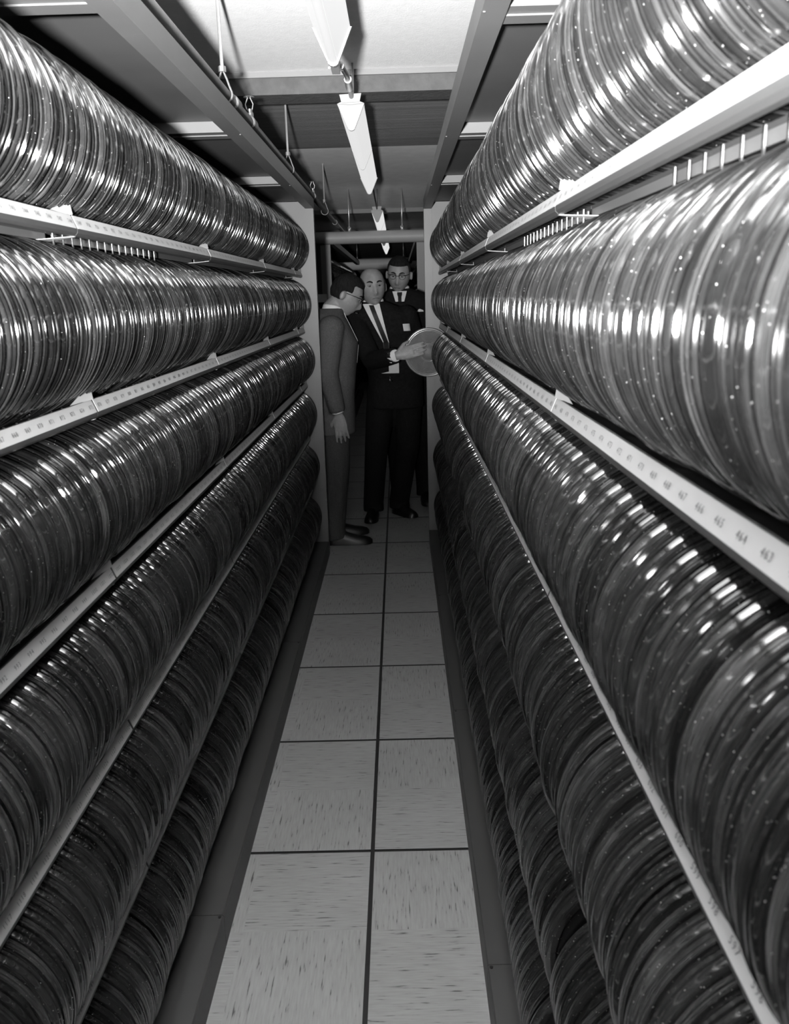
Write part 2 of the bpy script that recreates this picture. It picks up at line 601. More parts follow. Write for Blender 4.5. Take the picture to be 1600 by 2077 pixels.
            # wire slot dividers that show in the gap under the rail above
            if k in (1,) and ((side == 'right' and bi in (1, 2, 3)) or (side == 'left' and bi in (1, 2, 3))):
                for q in range(n):
                    yc = ya + (q + 0.02) * (yb - ya) / n
                    pr = project((X(DR + .04), yc, zc + .135))
                    if not pr or pr[2] > 2.2 or pr[0] < -40 or pr[0] > 1640 or q > n * .62:
                        continue
                    wm = MB().tube([(X(DR + .040), yc, zb + .2655), (X(DR + .040), yc, zb + .294)], 0.0016, 6)
                    wm.build('divider_pin', M['wire'], sh)
            if k in (1, 2) and side == 'left':
                for q in range(n):
                    yc = ya + (q + 0.02) * (yb - ya) / n
                    pr = project((X(DR + .02), yc, zb + .016))
                    if not pr or pr[2] > 2.0 or pr[0] < -20:
                        continue
                    MB().blob((X(DR + .026), yc, zb + .0165), 0.0019, 6, 4).build('wire_end', M['wire'], sh)
    for o in list(root.children):
        for c in o.children:
            c.matrix_parent_inverse = Matrix.Identity(4)

# ---------------------------------------------------------------- tape canisters
def canister_profile(r):
    j = lambda x: float(r.uniform(-x, x))
    R = 0.1400 + j(0.0010)
    front = [(-.0165, 0.0005), (-.0165, .050), (-.0145, .053), (-.0145, .119), (-.0200, .124), (-.0205, R - .0072 + j(.001)),
             (-.0194, R - .0036), (-.0165, R - .0011), (-.0135, R - .0002 + j(.0004)), (-.0118, R - .0006), (-.0112, R - .0030), (-.0092, R - .0032),
             (-.0086, R + j(.0006)), (-.0052, R + .0002 + j(.0006)), (-.0044, R - .0022)]
    band = [(-.0044, R - .0022), (-.0040, R - .0052 + j(.001)), (-.0014, R - .0050), (-.0009, R - .0030 + j(.001)), (.0009, R - .0030),
            (.0014, R - .0050), (.0040, R - .0052), (.0044, R - .0022)]
    rear = [(.0044, R - .0022), (.0054, R + j(.0006)), (.0082, R + j(.0006)), (.0088, R - .0028), (.0104, R - .0030), (.0112, R - .0005),
            (.0140, R - .0004 + j(.0005)), (.0168, R - .0013), (.0194, R - .0040), (.0205, R - .0075 + j(.001)), (.0200, .124), (.0145, .119), (.0145, .053), (.0165, .050), (.0165, 0.0005)]
    return front, band, rear


def lathe(profile, n):
    th = np.arange(n) * 2 * math.pi / n
    pr = np.array(profile)
    v = np.zeros((len(pr), n, 3))
    v[:, :, 0] = pr[:, 1:2] * np.cos(th)[None]
    v[:, :, 2] = pr[:, 1:2] * np.sin(th)[None]
    v[:, :, 1] = pr[:, 0:1]
    k = np.arange(len(pr) - 1)[:, None] * n
    i = np.arange(n)[None]
    jn = (np.arange(n)[None] + 1) % n
    f = np.stack([k + i, k + jn, k + n + jn, k + n + i], -1).reshape(-1, 4)
    return v.reshape(-1, 3), f


def np_mesh(name, v, f, mats, tone=None, matidx=None, angle=35):
    me = bpy.data.meshes.new(name)
    me.vertices.add(len(v))
    me.vertices.foreach_set('co', np.asarray(v, dtype=np.float32).ravel())
    me.loops.add(f.size)
    me.loops.foreach_set('vertex_index', f.ravel().astype(np.int32))
    me.polygons.add(len(f))
    me.polygons.foreach_set('loop_start', np.arange(0, f.size, f.shape[1], dtype=np.int32))
    for m_ in mats:
        me.materials.append(m_)
    if matidx is not None:
        me.polygons.foreach_set('material_index', matidx.astype(np.int32))
    me.update(calc_edges=True)
    if tone is not None:
        at = me.attributes.new('tone', 'FLOAT', 'POINT')
        at.data.foreach_set('value', np.asarray(tone, dtype=np.float32))
    me.shade_smooth()
    if angle:
        me.set_sharp_from_angle(angle=math.radians(angle))
    return me


def rand_tone(r):
    return float(np.clip(r.normal(0.42, 0.17), 0.12, 0.95))


NV = 14
VAR = []
for q in range(NV):
    r = np.random.default_rng(100 + q)
    fr, ba, re = canister_profile(r)
    t1, t2, t3 = rand_tone(r), rand_tone(r), rand_tone(r)
    ms = []
    for nm, pr, t, mm in (('shell_half', fr, t1, 'shell'), ('tape_band', ba, t2, 'band'), ('shell_half', re, t3, 'shell')):
        v, f = lathe(pr, 72)
        ms.append((nm, np_mesh(nm, v, f, [M[mm]], np.full(len(v), t))))
    VAR.append(ms)

PITCH = 0.0432
slots = []
HELD_Y = 5.035
for side, S in SIDES.items():
    X = rack_xf(S)
    y_last = S['end'] - 0.03
    n = int((y_last - (0.70 if side == 'left' else 0.16)) / PITCH)
    for k, zc in enumerate(ROWZ):
        gap_p = [0.0, 0.0, 0.012, 0.03, 0.03, 0.045][k]
        for q in range(n):
            y = y_last - 0.012 - q * PITCH
            if side == 'right' and k == 2 and q == 0:
                continue                                # pulled out by the man
            if random.random() < gap_p:
                continue
            x = X(DC + random.gauss(0, 0.0016))
            best = 99
            for dd, dz in ((-RR, 0), (-RR * .7, RR * .7), (-RR * .7, -RR * .7)):
                pr = project((X(DC + dd), y, zc + dz))
                if pr and -15 < pr[0] < 1615 and -15 < pr[1] < 2092:
                    best = min(best, pr[2])
            slots.append((best, side, k, x, y, zc + random.gauss(0, 0.0008), random.gauss(0, 0.0045), random.gauss(0, 0.0045)))
slots.sort(key=lambda t: t[0])
near, rest = slots[:300], slots[300:]
count = {}


def nth(n):
    return f"{n}{'th' if 10 <= n % 100 <= 20 else {1: 'st', 2: 'nd', 3: 'rd'}.get(n % 10, 'th')}"


near.sort(key=lambda t: t[4])
for (dist, side, k, x, y, z, rx, rz) in near:
    count[side, k] = count.get((side, k), 0) + 1
    o = empty('tape_canister', (x, y, z),
              f'{nth(count[side, k])} round tape canister from the near end of the {ORD[k]} row, {side} rack', 'tape canister',
              f'near canisters in the {ORD[k]} row of the {side} rack')
    o.rotation_euler = (rx, random.uniform(0, 6.28), rz)
    for nm, me in VAR[random.randrange(NV)]:
        link(nm, me, o)

# the far canisters of all rows: past three hundred they are one object
def pack(slist, nseg, name, label, simple=False):
    vs, fs, ts, mi = [], [], [], []
    base = []
    for q in range(NV):
        r = np.random.default_rng(100 + q)
        fr, ba, re = canister_profile(r)
        if simple:
            fr = [fr[0], fr[4], fr[7], fr[14]]
            ba = [ba[0], ba[1], ba[6], ba[7]]
            re = [re[0], re[6], re[10], re[14]]
        t = [rand_tone(r) for _ in range(3)]
        V, F_, T, I = [], [], [], []
        o = 0
        for pr, tt, ii in ((fr, t[0], 0), (ba, t[1], 1), (re, t[2], 0)):
            v, f = lathe(pr, nseg)
            V.append(v)
            F_.append(f + o)
            T.append(np.full(len(v), tt))
            I.append(np.full(len(f), ii))
            o += len(v)
        base.append((np.concatenate(V), np.concatenate(F_), np.concatenate(T), np.concatenate(I)))
    o = 0
    for (_, side, k, x, y, z, rx, rz) in slist:
        v, f, t, i = base[random.randrange(NV)]
        R3 = np.array((Matrix.Rotation(rz, 3, 'Z') @ Matrix.Rotation(rx, 3, 'X')))
        vs.append(v @ R3.T + np.array([x, y, z]))
        fs.append(f + o)
        ts.append(t)
        mi.append(i)
        o += len(v)
    me = np_mesh(name, np.concatenate(vs), np.concatenate(fs), [M['shell'], M['band']], np.concatenate(ts), np.concatenate(mi), 35)
    ob = link(name, me)
    return tag(ob, label, 'tape canisters', kind='stuff')


pack(rest, 56, 'tape_canisters', 'rows of round plastic tape canisters filling the far ends of both racks')

# the canister being drawn out of the rack
S = SIDES['right']
hp = [(-.019, 0.0005), (-.019, .018), (-.0205, .019), (-.0205, .046), (-.0185, .048)]
rr = .050
while rr < .124:
    hp += [(-.0182, rr), (-.0194, rr + .0018)]
    rr += .0036
hp += [(-.0185, .126), (-.0205, .128), (-.0210, .1345), (-.0195, .1385), (-.013, .140), (-.0044, .1400)]
held = empty('tape_canister', (0.168, HELD_Y, 1.163), 'ridged plastic tape canister pulled out of the right rack, face towards the camera', 'tape canister')
v, f = lathe(hp, 96)
link('lid', np_mesh('lid', v, f, [M['lid']], np.full(len(v), .85), angle=60), held)
v, f = lathe([(-.0205, 0.0004), (-.0212, 0.0006), (-.0212, .040), (-.0205, .041)], 48)
link('hub_label', np_mesh('hub_label', v, f, [M['canopy']], angle=40), held)
v, f = lathe([(-.0044, .1400), (-.0035, .136), (.0035, .136), (.0044, .140)], 96)
link('tape_band', np_mesh('tape_band', v, f, [M['band']], np.full(len(v), .4), angle=40), held)
v, f = lathe([(.0044, .140), (.018, .1395), (.0205, .136), (.0205, 0.0005)], 96)
link('shell_half', np_mesh('shell_half', v, f, [M['shell']], np.full(len(v), .5), angle=40), held)

# ---------------------------------------------------------------- racks beyond the cross aisle
def far_rack(s, F, ya, yb, label, z_top=2.0):
    X = lambda d: s * (F + d)
    root = empty('tape_rack', (X(0.2), (ya + yb) / 2, 0), label, 'rack')
    inv = Matrix.Translation(-Vector(root.location))
    bx = lambda mb, d0, d1, y0, y1, z0, z1: mb.box(min(X(d0), X(d1)), max(X(d0), X(d1)), y0, y1, z0, z1)

    def part(mb, name, m):
        o = mb.build(name, m, root)
        o.matrix_parent_inverse = inv
        return o
    part(bx(MB(), 0.0, 0.085, ya, ya + .05, 0, z_top - .055), 'end_post', M['rack'])
    part(bx(MB(), 0.086, 0.9, ya + .015, ya + .035, 0, z_top), 'end_panel', M['dark'])
    part(bx(MB(), 0.0, 0.045, ya, yb, z_top - .05, z_top), 'top_beam', M['rack'])
    part(bx(MB(), 0.045, 0.36, ya + .04, yb, z_top - .01, z_top), 'canopy_sheet', M['canopy'])
    part(bx(MB(), 0.0, 0.36, ya + .05, yb, 0, .086), 'plinth_panel', M['plinth'])
    part(bx(MB(), 0.345, 0.36, ya + .04, yb, .086, z_top - .01), 'gap_dark_sheet', M['dark'])  # black sheet added to keep the gaps between rows dark
    for zc in ROWZ:
        sh = part(bx(MB(), DR, DR + .05, ya + .055, yb, zc - .150, zc - .136), 'shelf', M['rail'])
        bx(MB(), DR - .002, DR, ya + .057, yb, zc - .148, zc - .127).build('label_strip', M['strip'], sh)
    return root


far_rack(-1, 0.57, 7.68, 13.4, 'grey tape rack beyond the cross aisle, behind the man in the grey suit')
far_rack(1, 0.17, 7.68, 13.4, 'grey tape rack beyond the cross aisle, behind the tall man in glasses')
fs = []
for s, F in ((-1, 0.57), (1, 0.17)):
    for k, zc in enumerate(ROWZ):
        y = 7.76
        while y < 13.3:
            fs.append((0, '', k, s * (F + DC), y, zc, random.gauss(0, .005), random.gauss(0, .005)))
            y += PITCH
pack(fs, 26, 'tape_canisters', 'round tape canisters on the racks beyond the cross aisle', True)

# card on the far rack's end
cdm = MB().box(-0.765, -0.615, 7.655, 7.675, 1.447, 1.515)
tag(cdm.build('index_card', M['card']), 'white card on the end of the far rack behind the grey-suited man', 'card')

# crossbars that tie the rack tops together over the cross aisles
def crossbar(y, z, r, x0, x1, label, rods, paint='duct'):
    root = empty('crossbar', ((x0 + x1) / 2, y, z), label, 'crossbar')
    inv = Matrix.Translation(-Vector(root.location))
    o = MB().tube([(x0, y, z), (x0 + .4, y, z), (x1, y, z)], r, 28).build('bar', M[paint], root, True, 40)
    o.matrix_parent_inverse = inv
    for rx in rods:
        o = MB().tube([(rx, y, z + r * .9), (rx, y, CEIL)], .006, 8).build('hanger_rod', M['rod'], root, True)
        o.matrix_parent_inverse = inv
        o = MB().tube([(rx, y, z + r * .9), (rx, y, z + r + .035)], .014, 10).build('rod_coupling', M['rod'], root, True)
        o.matrix_parent_inverse = inv


crossbar(7.66, 1.975, 0.052, -0.70, 0.30, 'round grey crossbar spanning the aisle just beyond the three men', (-0.40, 0.05))
crossbar(13.9, 1.972, 0.085, -1.3, 0.9, 'round crossbar coloured as lamplit far down the aisle above the bald man', (-0.62, 0.10), 'duct_lamplit')

# ---------------------------------------------------------------- lamps
LX = -0.155
def lamp(ya, yb, label, near_bracket=True):
    zb, zt = 2.080, 2.168
    root = empty('ceiling_lamp', (LX, (ya + yb) / 2, zb), label, 'lamp', 'ceiling lamps over the aisle')
    inv = Matrix.Translation(-Vector(root.location))

    def part(mb, name, m, smooth=False, angle=None):
        o = mb.build(name, m, root, smooth, angle)
        o.matrix_parent_inverse = inv
        return o

    def vee(e, top=0.0):
        pts = [(-.048 - e, zt + top), (-.012 - e, zb + .008)]
        for q in range(7):
            t = math.pi * (1 + q / 6)
            pts.append(((.012 + e) * math.cos(t) * .95, zb + .008 + (.009 + e) * math.sin(t)))
        pts += [(.012 + e, zb + .008), (.048 + e, zt + top)]
        return [(LX + x, z) for x, z in pts]
    ym = (ya + yb) / 2
    for p, q in ((ya + .012, ym - .004), (ym + .004, yb - .012)):
        part(MB().prism_y(vee(0), p, q), 'diffuser', M['diffuser'], True, 40)
    part(MB().prism_y(vee(.0012), ym - .004, ym + .004), 'joint_band', M['cap'])
    part(MB().prism_y(vee(.002, .001), ya, ya + .011), 'end_cap', M['cap'])
    part(MB().prism_y(vee(.004, .001), yb - .011, yb), 'end_cap', M['cap'])
    part(MB().box(LX - .03, LX + .03, ya + .1, yb - .1, zt + .001, zt + .02), 'top_housing', M['cap'])
    # curved end hood and hanger plate at the near end
    hood = MB().prism_y([(LX - .050, zt), (LX - .03, zt + .008), (LX, zt + .0105), (LX + .03, zt + .008), (LX + .050, zt), (LX, zt - .004)], ya - .006, ya + .06)
    part(hood, 'end_hood', M['cap'], True, 30)
    part(MB().prism_y([(LX - .040, zt + .030), (LX + .040, zt + .033), (LX + .033, zt + .004), (LX - .033, zt + .002)], ya - .01, ya - .004), 'hanger_plate', M['cap'])
    for yy in (ya + .25, yb - .25):
        part(MB().tube([(LX, yy, zt + .02), (LX, yy, CEIL)], .004, 8), 'hanger_rod', M['rod'], True)


lamp(0.48, 2.49, 'long v-shaped hanging lamp nearest the camera, cut off by the top edge')
lamp(3.40, 5.44, 'long v-shaped hanging lamp between the ceiling beam and the racks\' end')
lamp(7.45, 9.55, 'small bright v-shaped hanging lamp just above the crossbar')
lamp(10.9, 13.1, 'farthest bright v-shaped lamp, seen below the crossbar')

# conduit feeding the second lamp from the first
cu = empty('lamp_conduit', (LX, 2.95, 2.15), 'short grey conduit linking the two nearest hanging lamps', 'conduit')
inv = Matrix.Translation(-Vector(cu.location))
for nm, mb, m in (
        ('conduit_pipe', MB().tube([(LX, 2.50, 2.115), (LX, 2.62, 2.118), (LX + .004, 2.80, 2.15), (LX + .006, 3.05, 2.185), (LX + .004, 3.385, 2.19)], .0085, 12), 'cap'),
        ('junction_box', MB().box(LX - .011, LX + .011, 2.495, 2.60, 2.083, 2.125), 'cap'),
        ('coupling', MB().tube([(LX + .002, 2.72, 2.134), (LX + .004, 2.80, 2.15)], .0125, 12), 'rod'),
        ('coupling', MB().tube([(LX + .006, 3.12, 2.187), (LX + .004, 3.26, 2.19)], .0125, 12), 'rod'),
        ('wing_screw', MB().tube([(LX - .009, 2.63, 2.11), (LX - .024, 2.63, 2.107)], .004, 8), 'rod')):
    o = mb.build(nm, M[m], cu, True, 40)
    o.matrix_parent_inverse = inv
tag(MB().tube([(LX, 5.455, 2.16), (LX + .004, 6.2, 2.2), (LX, 7.43, 2.18)], .006, 8).build('lamp_cable', M['pipe'], None, True),
    'thin cable running from the second lamp to the third', 'cable')

# ---------------------------------------------------------------- sprinkler pipe
PX, PZ = -0.487, 2.064
sp = empty('sprinkler_pipe', (PX, 4.0, PZ), 'dark sprinkler pipe hung above the left rack', 'pipe')
inv = Matrix.Translation(-Vector(sp.location))
def sp_part(nm, mb, m, parent=None):
    o = mb.build(nm, M[m], parent or sp, True, 40)
    if parent is None:
        o.matrix_parent_inverse = inv
    return o
sp_part('pipe_run', MB().tube([(PX, 0.2, PZ), (PX, 3.0, PZ), (PX, 8.6, PZ)], .0165, 18), 'pipe')
for y in (2.84, 3.15, 5.36, 7.2):
    t = sp_part('tee_fitting', MB().tube([(PX, y - .035, PZ), (PX, y - .032, PZ), (PX, y + .032, PZ), (PX, y + .035, PZ)], [.019, .0225, .0225, .019], 18), 'pipe')
for y in (3.15, 5.36):
    hd = sp_part('sprinkler_head', MB().tube([(PX, y, PZ + .01), (PX, y, PZ + .034), (PX, y, PZ + .036), (PX, y, PZ + .046)], [.013, .013, .010, .010], 12), 'brass')
    sp_part('frame_arm', MB().tube([(PX - .009, y, PZ + .044), (PX - .013, y, PZ + .062), (PX - .004, y, PZ + .082)], .0022, 6), 'brass', hd)
    sp_part('frame_arm', MB().tube([(PX + .009, y, PZ + .044), (PX + .013, y, PZ + .062), (PX + .004, y, PZ + .082)], .0022, 6), 'brass', hd)
    sp_part('deflector', MB().tube([(PX, y, PZ + .081), (PX, y, PZ + .083), (PX, y, PZ + .0845)], [.006, .019, .018], 14), 'brass', hd)
for y in (2.69, 4.20, 6.2):
    rg = [(PX + .024 * math.sin(t), y, PZ - .004 + .024 * math.cos(t) + (0.042 if abs(t) < .9 else 0) * (1 - abs(t) / .9)) for t in np.linspace(-3.14, 3.14, 25)]
    hh = sp_part('hanger_ring', MB().tube(rg, .003, 6), 'pipe')
    sp_part('hanger_nut', MB().tube([(PX, y, PZ + .055), (PX, y, PZ + .07)], .011, 6), 'pipe', hh)
    sp_part('hanger_rod', MB().tube([(PX, y, PZ + .06), (PX, y, CEIL)], .0052, 8), 'rod', hh)

# ---------------------------------------------------------------- people
def remesh(mb, name, m, voxel, smooth_it=4):
    me = bpy.data.meshes.new('tmp')
    me.from_pydata(mb.v, [], mb.f)
    bm = bmesh.new()
    bm.from_mesh(me)
    bmesh.ops.recalc_face_normals(bm, faces=bm.faces)
    bm.to_mesh(me)
    bm.free()
    ob = bpy.data.objects.new('tmp', me)
    COL.objects.link(ob)
    md = ob.modifiers.new('r', 'REMESH')
    md.mode = 'VOXEL'
    md.voxel_size = voxel
    ms = ob.modifiers.new('s', 'SMOOTH')
    ms.iterations = smooth_it
    ms.factor = 0.5
    bpy.context.view_layer.update()
    out = bpy.data.meshes.new_from_object(ob.evaluated_get(bpy.context.evaluated_depsgraph_get()))
    bpy.data.objects.remove(ob)
    bpy.data.meshes.remove(me)
    out.name = name
    out.materials.clear()
    out.materials.append(m)
    out.shade_smooth()
    return out


def ell(c, rx, ry, n=24, rot=None, tilt=None):
    pts = []
    for k in range(n):
        t = 2 * math.pi * k / n
        p = Vector((rx * math.copysign(abs(math.cos(t)) ** .85, math.cos(t)), ry * math.copysign(abs(math.sin(t)) ** .85, math.sin(t)), 0))
        if tilt is not None:
            p = tilt @ p
        pts.append(Vector(c) + p)
    return pts


def head_grid(nu=64, nv=56, jaw=1.0):
    P = np.zeros((nv, nu, 3))
    for i in range(nv):
        ph = -math.pi / 2 + math.pi * (i + .02) / (nv - 1 + .04)
        for k in range(nu):
            t = 2 * math.pi * k / nu
            d = (math.cos(ph) * math.sin(t), -math.cos(ph) * math.cos(t), math.sin(ph))
            x, y, z = d[0] * .078, d[1] * .097, d[2] * .118
            if z > 0:
                sq = math.sqrt(max(0, 1 - abs(d[2]) ** 2.7)) / max(.05, math.sqrt(max(0, 1 - d[2] ** 2)))
                x *= min(1.22, sq)
                y *= min(1.15, sq)
            front = max(0.0, -d[1])
            if z < 0:
                q = min(1, -z / .118)
                x *= 1 - .26 * q * q * jaw
                if y > 0:
                    y *= 1 - .45 * q
                else:
                    y *= 1 + .05 * q
            else:
                x *= 1 + .03 * (z / .118)
            if front > 0.15:
                G = lambda v, c, sg: math.exp(-((v - c) / sg) ** 2)
                ax = abs(x)
                # nose
                if -.052 < z < .03:
                    u = (.03 - z) / .082
                    pr = (u ** 1.25) * (1 if u < .78 else max(0, (1 - u) / .22) ** .7) * 1.35
                    y -= .027 * pr * math.exp(-(x / (.0085 + .007 * u)) ** 2)
                y += .011 * G(ax, .031, .016) * G(z, .012, .012)          # sockets
                y -= .0045 * G(ax, .026, .026) * G(z, .034, .010)         # brow
                y -= .0035 * G(ax, .042, .018) * G(z, -.022, .018)        # cheeks
                y -= .006 * G(x, 0, .024) * (G(z, -.058, .0055) + G(z, -.071, .006))
                y += .004 * G(x, 0, .024) * G(z, -.0645, .003)
                y -= .008 * G(x, 0, .022) * G(z, -.100, .014)             # chin
            P[i, k] = (x, y, z)
    return P


def grid_faces(nv, nu):
    fs = []
    for i in range(nv - 1):
        for k in range(nu):
            j = (k + 1) % nu
            fs.append((i * nu + k, i * nu + j, (i + 1) * nu + j, (i + 1) * nu + k))
    fs.append(tuple(range(nu - 1, -1, -1)))
    o = (nv - 1) * nu
    fs.append(tuple(range(o, o + nu)))
    return fs


def hand(mb, wrist, fwd, palm_n, side=1, L=0.185, curl=0.35, spread=0.12):
    """wrist: position, fwd: towards the fingertips, palm_n: out of the back of the hand; side=+1 puts the thumb on fwd x palm_n"""
    f = Vector(fwd).normalized()
    n = Vector(palm_n)
    n = (n - f * n.dot(f)).normalized()
    tdir = f.cross(n).normalized() * side
    w = Vector(wrist)
    pl = L * .50
    rr = []
    for q, (u, hw, ht) in enumerate(((-.15, .026, .019), (0, .027, .018), (.25, .036, .016), (.65, .042, .014), (1.0, .041, .011))):
        c = w + f * (pl * u)
        rr.append([c + tdir * (hw * math.cos(2 * math.pi * k / 14)) + n * (ht * math.sin(2 * math.pi * k / 14)) for k in range(14)])
    mb.rings(rr)
    for q, (off, ln) in enumerate(((.030, .92), (.0105, 1.0), (-.0105, .93), (-.030, .74))):
        b = w + f * (pl * .86) + tdir * off
        d = (f + tdir * (off * spread * 20 / .6)).normalized()
        ln *= L * .47
        p1 = b + d * (ln * .48)
        d2 = (d * math.cos(curl) - n * math.sin(curl)).normalized()
        p2 = p1 + d2 * (ln * .32)
        d3 = (d * math.cos(curl * 1.9) - n * math.sin(curl * 1.9)).normalized()
        p3 = p2 + d3 * (ln * .26)
        mb.tube([b, p1, p2, p3, p3 + d3 * .005], [.0092, .0088, .0080, .0068, .003], 10)
    b = w + f * (pl * .22) + tdir * .028
    d = (f * .72 + tdir * .62 - n * .28).normalized()
    p1 = b + d * .038
    d2 = (f * .9 + tdir * .25 - n * .25).normalized()
    mb.tube([b - d * .012, b, p1, p1 + d2 * .034, p1 + d2 * .04], [.013, .0125, .0105, .0085, .004], 10)


def shoe(parent, heel, toe, name='shoe'):
    hx, tx = Vector(heel), Vector(toe)
    f = (tx - hx)
    L = f.length
    f.normalize()
    sd = Vector((f.y, -f.x, 0))
    rr = []
    for u, wd, ht in ((0, .022, .055), (.04, .034, .075), (.18, .040, .088), (.34, .041, .092), (.5, .045, .070), (.68, .049, .054), (.85, .045, .046), (.95, .033, .036), (1.0, .012, .022)):
        c = hx + f * (L * u)
        ring = []
        for k in range(16):
            t = 2 * math.pi * k / 16
            zz = max(-.0, math.sin(t))
            ring.append(c + sd * (wd * math.cos(t)) + Vector((0, 0, .003 + (ht * zz if math.sin(t) > 0 else 0.0))))
        rr.append(ring)
    o = MB().rings(rr).build(name, M['shoe'], parent, True, 50)
    return o


def person(label, loc, yaw, J, suit, trousers, head_pitch=0.0, head_yaw=0.0, head_tilt=0.0, bald=False, hair='hair', glasses=False,
           tie=True, vdepth=0.30, shirt_rows=None, hand_specs=(), arms=None, legs=None, feet=None, hem=0.76, hs=1.0, lapel=True, head_c=None, jaw=1.0, extra=None):
    """J: pelvis, waist, chest, shoulder, neck base centres in local space; the person faces local -Y"""
    mb = MB()
    pel, wai, che, sho, nek = [Vector(p) for p in J]
    H = Vector(head_c)
    # body core
    mb.rings([ell(pel - Vector((0, 0, .06)), .15, .10), ell(pel, .155, .105), ell(wai, .138, .098), ell(che, .165, .112), ell(sho, .165, .085), ell(nek, .07, .06)])
    Rh = Matrix.Rotation(head_yaw, 3, 'Z') @ Matrix.Rotation(head_tilt, 3, 'Y') @ Matrix.Rotation(head_pitch, 3, 'X')
    nb = H + Rh @ Vector((0, .022, -.055)) * hs
    mb.tube([nek - Vector((0, 0, .03)), nek + Vector((0, 0, .02)), (nek + nb) / 2 + Vector((0, 0, .01)), nb], [.066, .060, .056, .056], 18)
    G = head_grid(jaw=jaw)
    hv = [H + (Rh @ Vector(p)) * hs for p in G.reshape(-1, 3)]
    gf = grid_faces(G.shape[0], G.shape[1])
    mb.add(hv, gf)
    for sx in (-1, 1):                               # ears
        rr = []
        for u, s_ in ((0, .6), (.5, 1.0), (1.0, .75)):
            ring = []
            for k in range(12):
                t = 2 * math.pi * k / 12
                ring.append(H + (Rh @ Vector((sx * (.076 + .020 * u), .014 + .008 * u + .017 * s_ * math.cos(t), -.006 + .031 * s_ * math.sin(t)))) * hs)
            rr.append(ring)
        mb.rings(rr)
    for (sh_, el, wr) in arms:
        mb.tube([sh_, el, wr], [.055, .042, .028], 12)
    for hsp in hand_specs:
        hand(mb, **hsp)
    for (hp_, kn, an) in legs:
        mb.tube([hp_, kn, an], [.085, .058, .042], 12)
    for (hl, to) in feet:
        hl, to = Vector(hl), Vector(to)
        mb.tube([hl + (to - hl) * .22 + Vector((0, 0, .075)), hl + (to - hl) * .3 + Vector((0, 0, .035)), hl + (to - hl) * .75 + Vector((0, 0, .022))], [.026, .020, .014], 10)
    body = link('person', remesh(mb, 'person', M['skin'], 0.0052, 2), None, loc)
    body.rotation_euler[2] = yaw
    tag(body, label, 'person', 'men standing at the end of the aisle')
    # hair: a cap grown out of the same head
    cap = np.zeros_like(G)
    nv, nu = G.shape[:2]
    for i in range(nv):
        for k in range(nu):
            x, y, z = G[i, k]
            fr = -y / .097
            line = (.070 if fr > .35 else .070 - .085 * min(1, (.35 - fr) / .55)) if not bald else 9
            if bald:
                m_ = max(0, min(1, (.056 - z) / .02)) * max(0, min(1, (z + .050) / .02)) * max(0, min(1, (.34 - fr) / .10))
                off = -.006 + .0125 * m_
            else:
                if fr < -.2:
                    line = -.045
                elif abs(fr) < .32:
                    line = .018 if fr > -.05 else .0
                # leave the ear free
                m_ = max(0.0, min(1.0, (z - line) / .016))
                off = -.006 + (.0095 + .011 * max(0, z / .118) + .0012 * math.sin(k * 1.7 + i)) * m_
            v_ = Vector((x, y, z))
            n_ = v_.normalized()
            cap[i, k] = v_ + n_ * off
    hm = MB().add([H + (Rh @ Vector(p)) * hs for p in cap.reshape(-1, 3)], gf)
    hm.build('hair', M[hair], body, True)
    # eyes, brows, mouth
    for sx in (-1, 1):
        c = H + (Rh @ Vector((sx * .031, -.0745, .011))) * hs
        e = MB().blob(c, .0118 * hs, 14, 10).build('eye', M['eye'], body, True)
        c2 = H + (Rh @ Vector((sx * .030, -.0835, .0105))) * hs
        MB().blob(c2, (.0066 * hs, .0044 * hs, .0062 * hs), 10, 6).build('iris', M['iris'], e, True)
        lid = []
        for q in range(6):
            u = q / 5 * 2 - 1
            lid.append(H + (Rh @ Vector((sx * .031 + u * .0145, -.0875 + .006 * u * u, .0175 - .004 * u * u))) * hs)
        MB().tube(lid, [.0016, .0024, .0028, .0028, .0024, .0014], 6).build('upper_lid', M['skin'], e, True)
        br = []
        for q in range(7):
            u = q / 6
            br.append(H + (Rh @ Vector((sx * (.012 + .036 * u), -.0955 + .017 * u * u, .0285 + .010 * math.sin(u * 2.5) - .004 * u))) * hs)
        MB().tube(br, [.0026, .0046, .0048, .0046, .0040, .0032, .0016], 8).build('eyebrow', M['hair'], body, True)
    lp = [H + (Rh @ Vector((u * .022, -.1065 + .012 * u * u, -.0645 - .0025 * abs(u)))) * hs for u in (-1, -.6, -.2, .2, .6, 1)]
    MB().tube(lp, [.0012, .0030, .0036, .0036, .0030, .0012], 8).build('mouth', M['lip'], body, True)
    if glasses:
        gb = MB()
        for sx in (-1, 1):
            ring = []
            for q in range(21):
                t = 2 * math.pi * q / 20
                ring.append(H + (Rh @ Vector((sx * .033 + .0215 * math.cos(t), -.100 + .004 * abs(math.cos(t)) * (1 if math.cos(t) * sx > 0 else 0), .009 + .0165 * math.sin(t)))) * hs)
            gb.tube(ring, .0016, 6)
            top = [H + (Rh @ Vector((sx * .033 + u * .024, -.1005, .0245 - .003 * u * u))) * hs for u in (-1, -.5, 0, .5, 1)]
            gb.tube(top, .0032, 6)
            gb.tube([H + (Rh @ Vector((sx * .0565, -.097, .020))) * hs, H + (Rh @ Vector((sx * .074, -.05, .018))) * hs, H + (Rh @ Vector((sx * .0795, .012, .014))) * hs], .0021, 6)
        gb.tube([H + (Rh @ Vector((-.012, -.1015, .016))) * hs, H + (Rh @ Vector((.012, -.1015, .016))) * hs], .0022, 6)
        gb.build('spectacles', M['frame'], body, True)
    # jacket
    jb = MB()
    hemc = Vector((pel.x * .6 + wai.x * .4, pel.y, hem))
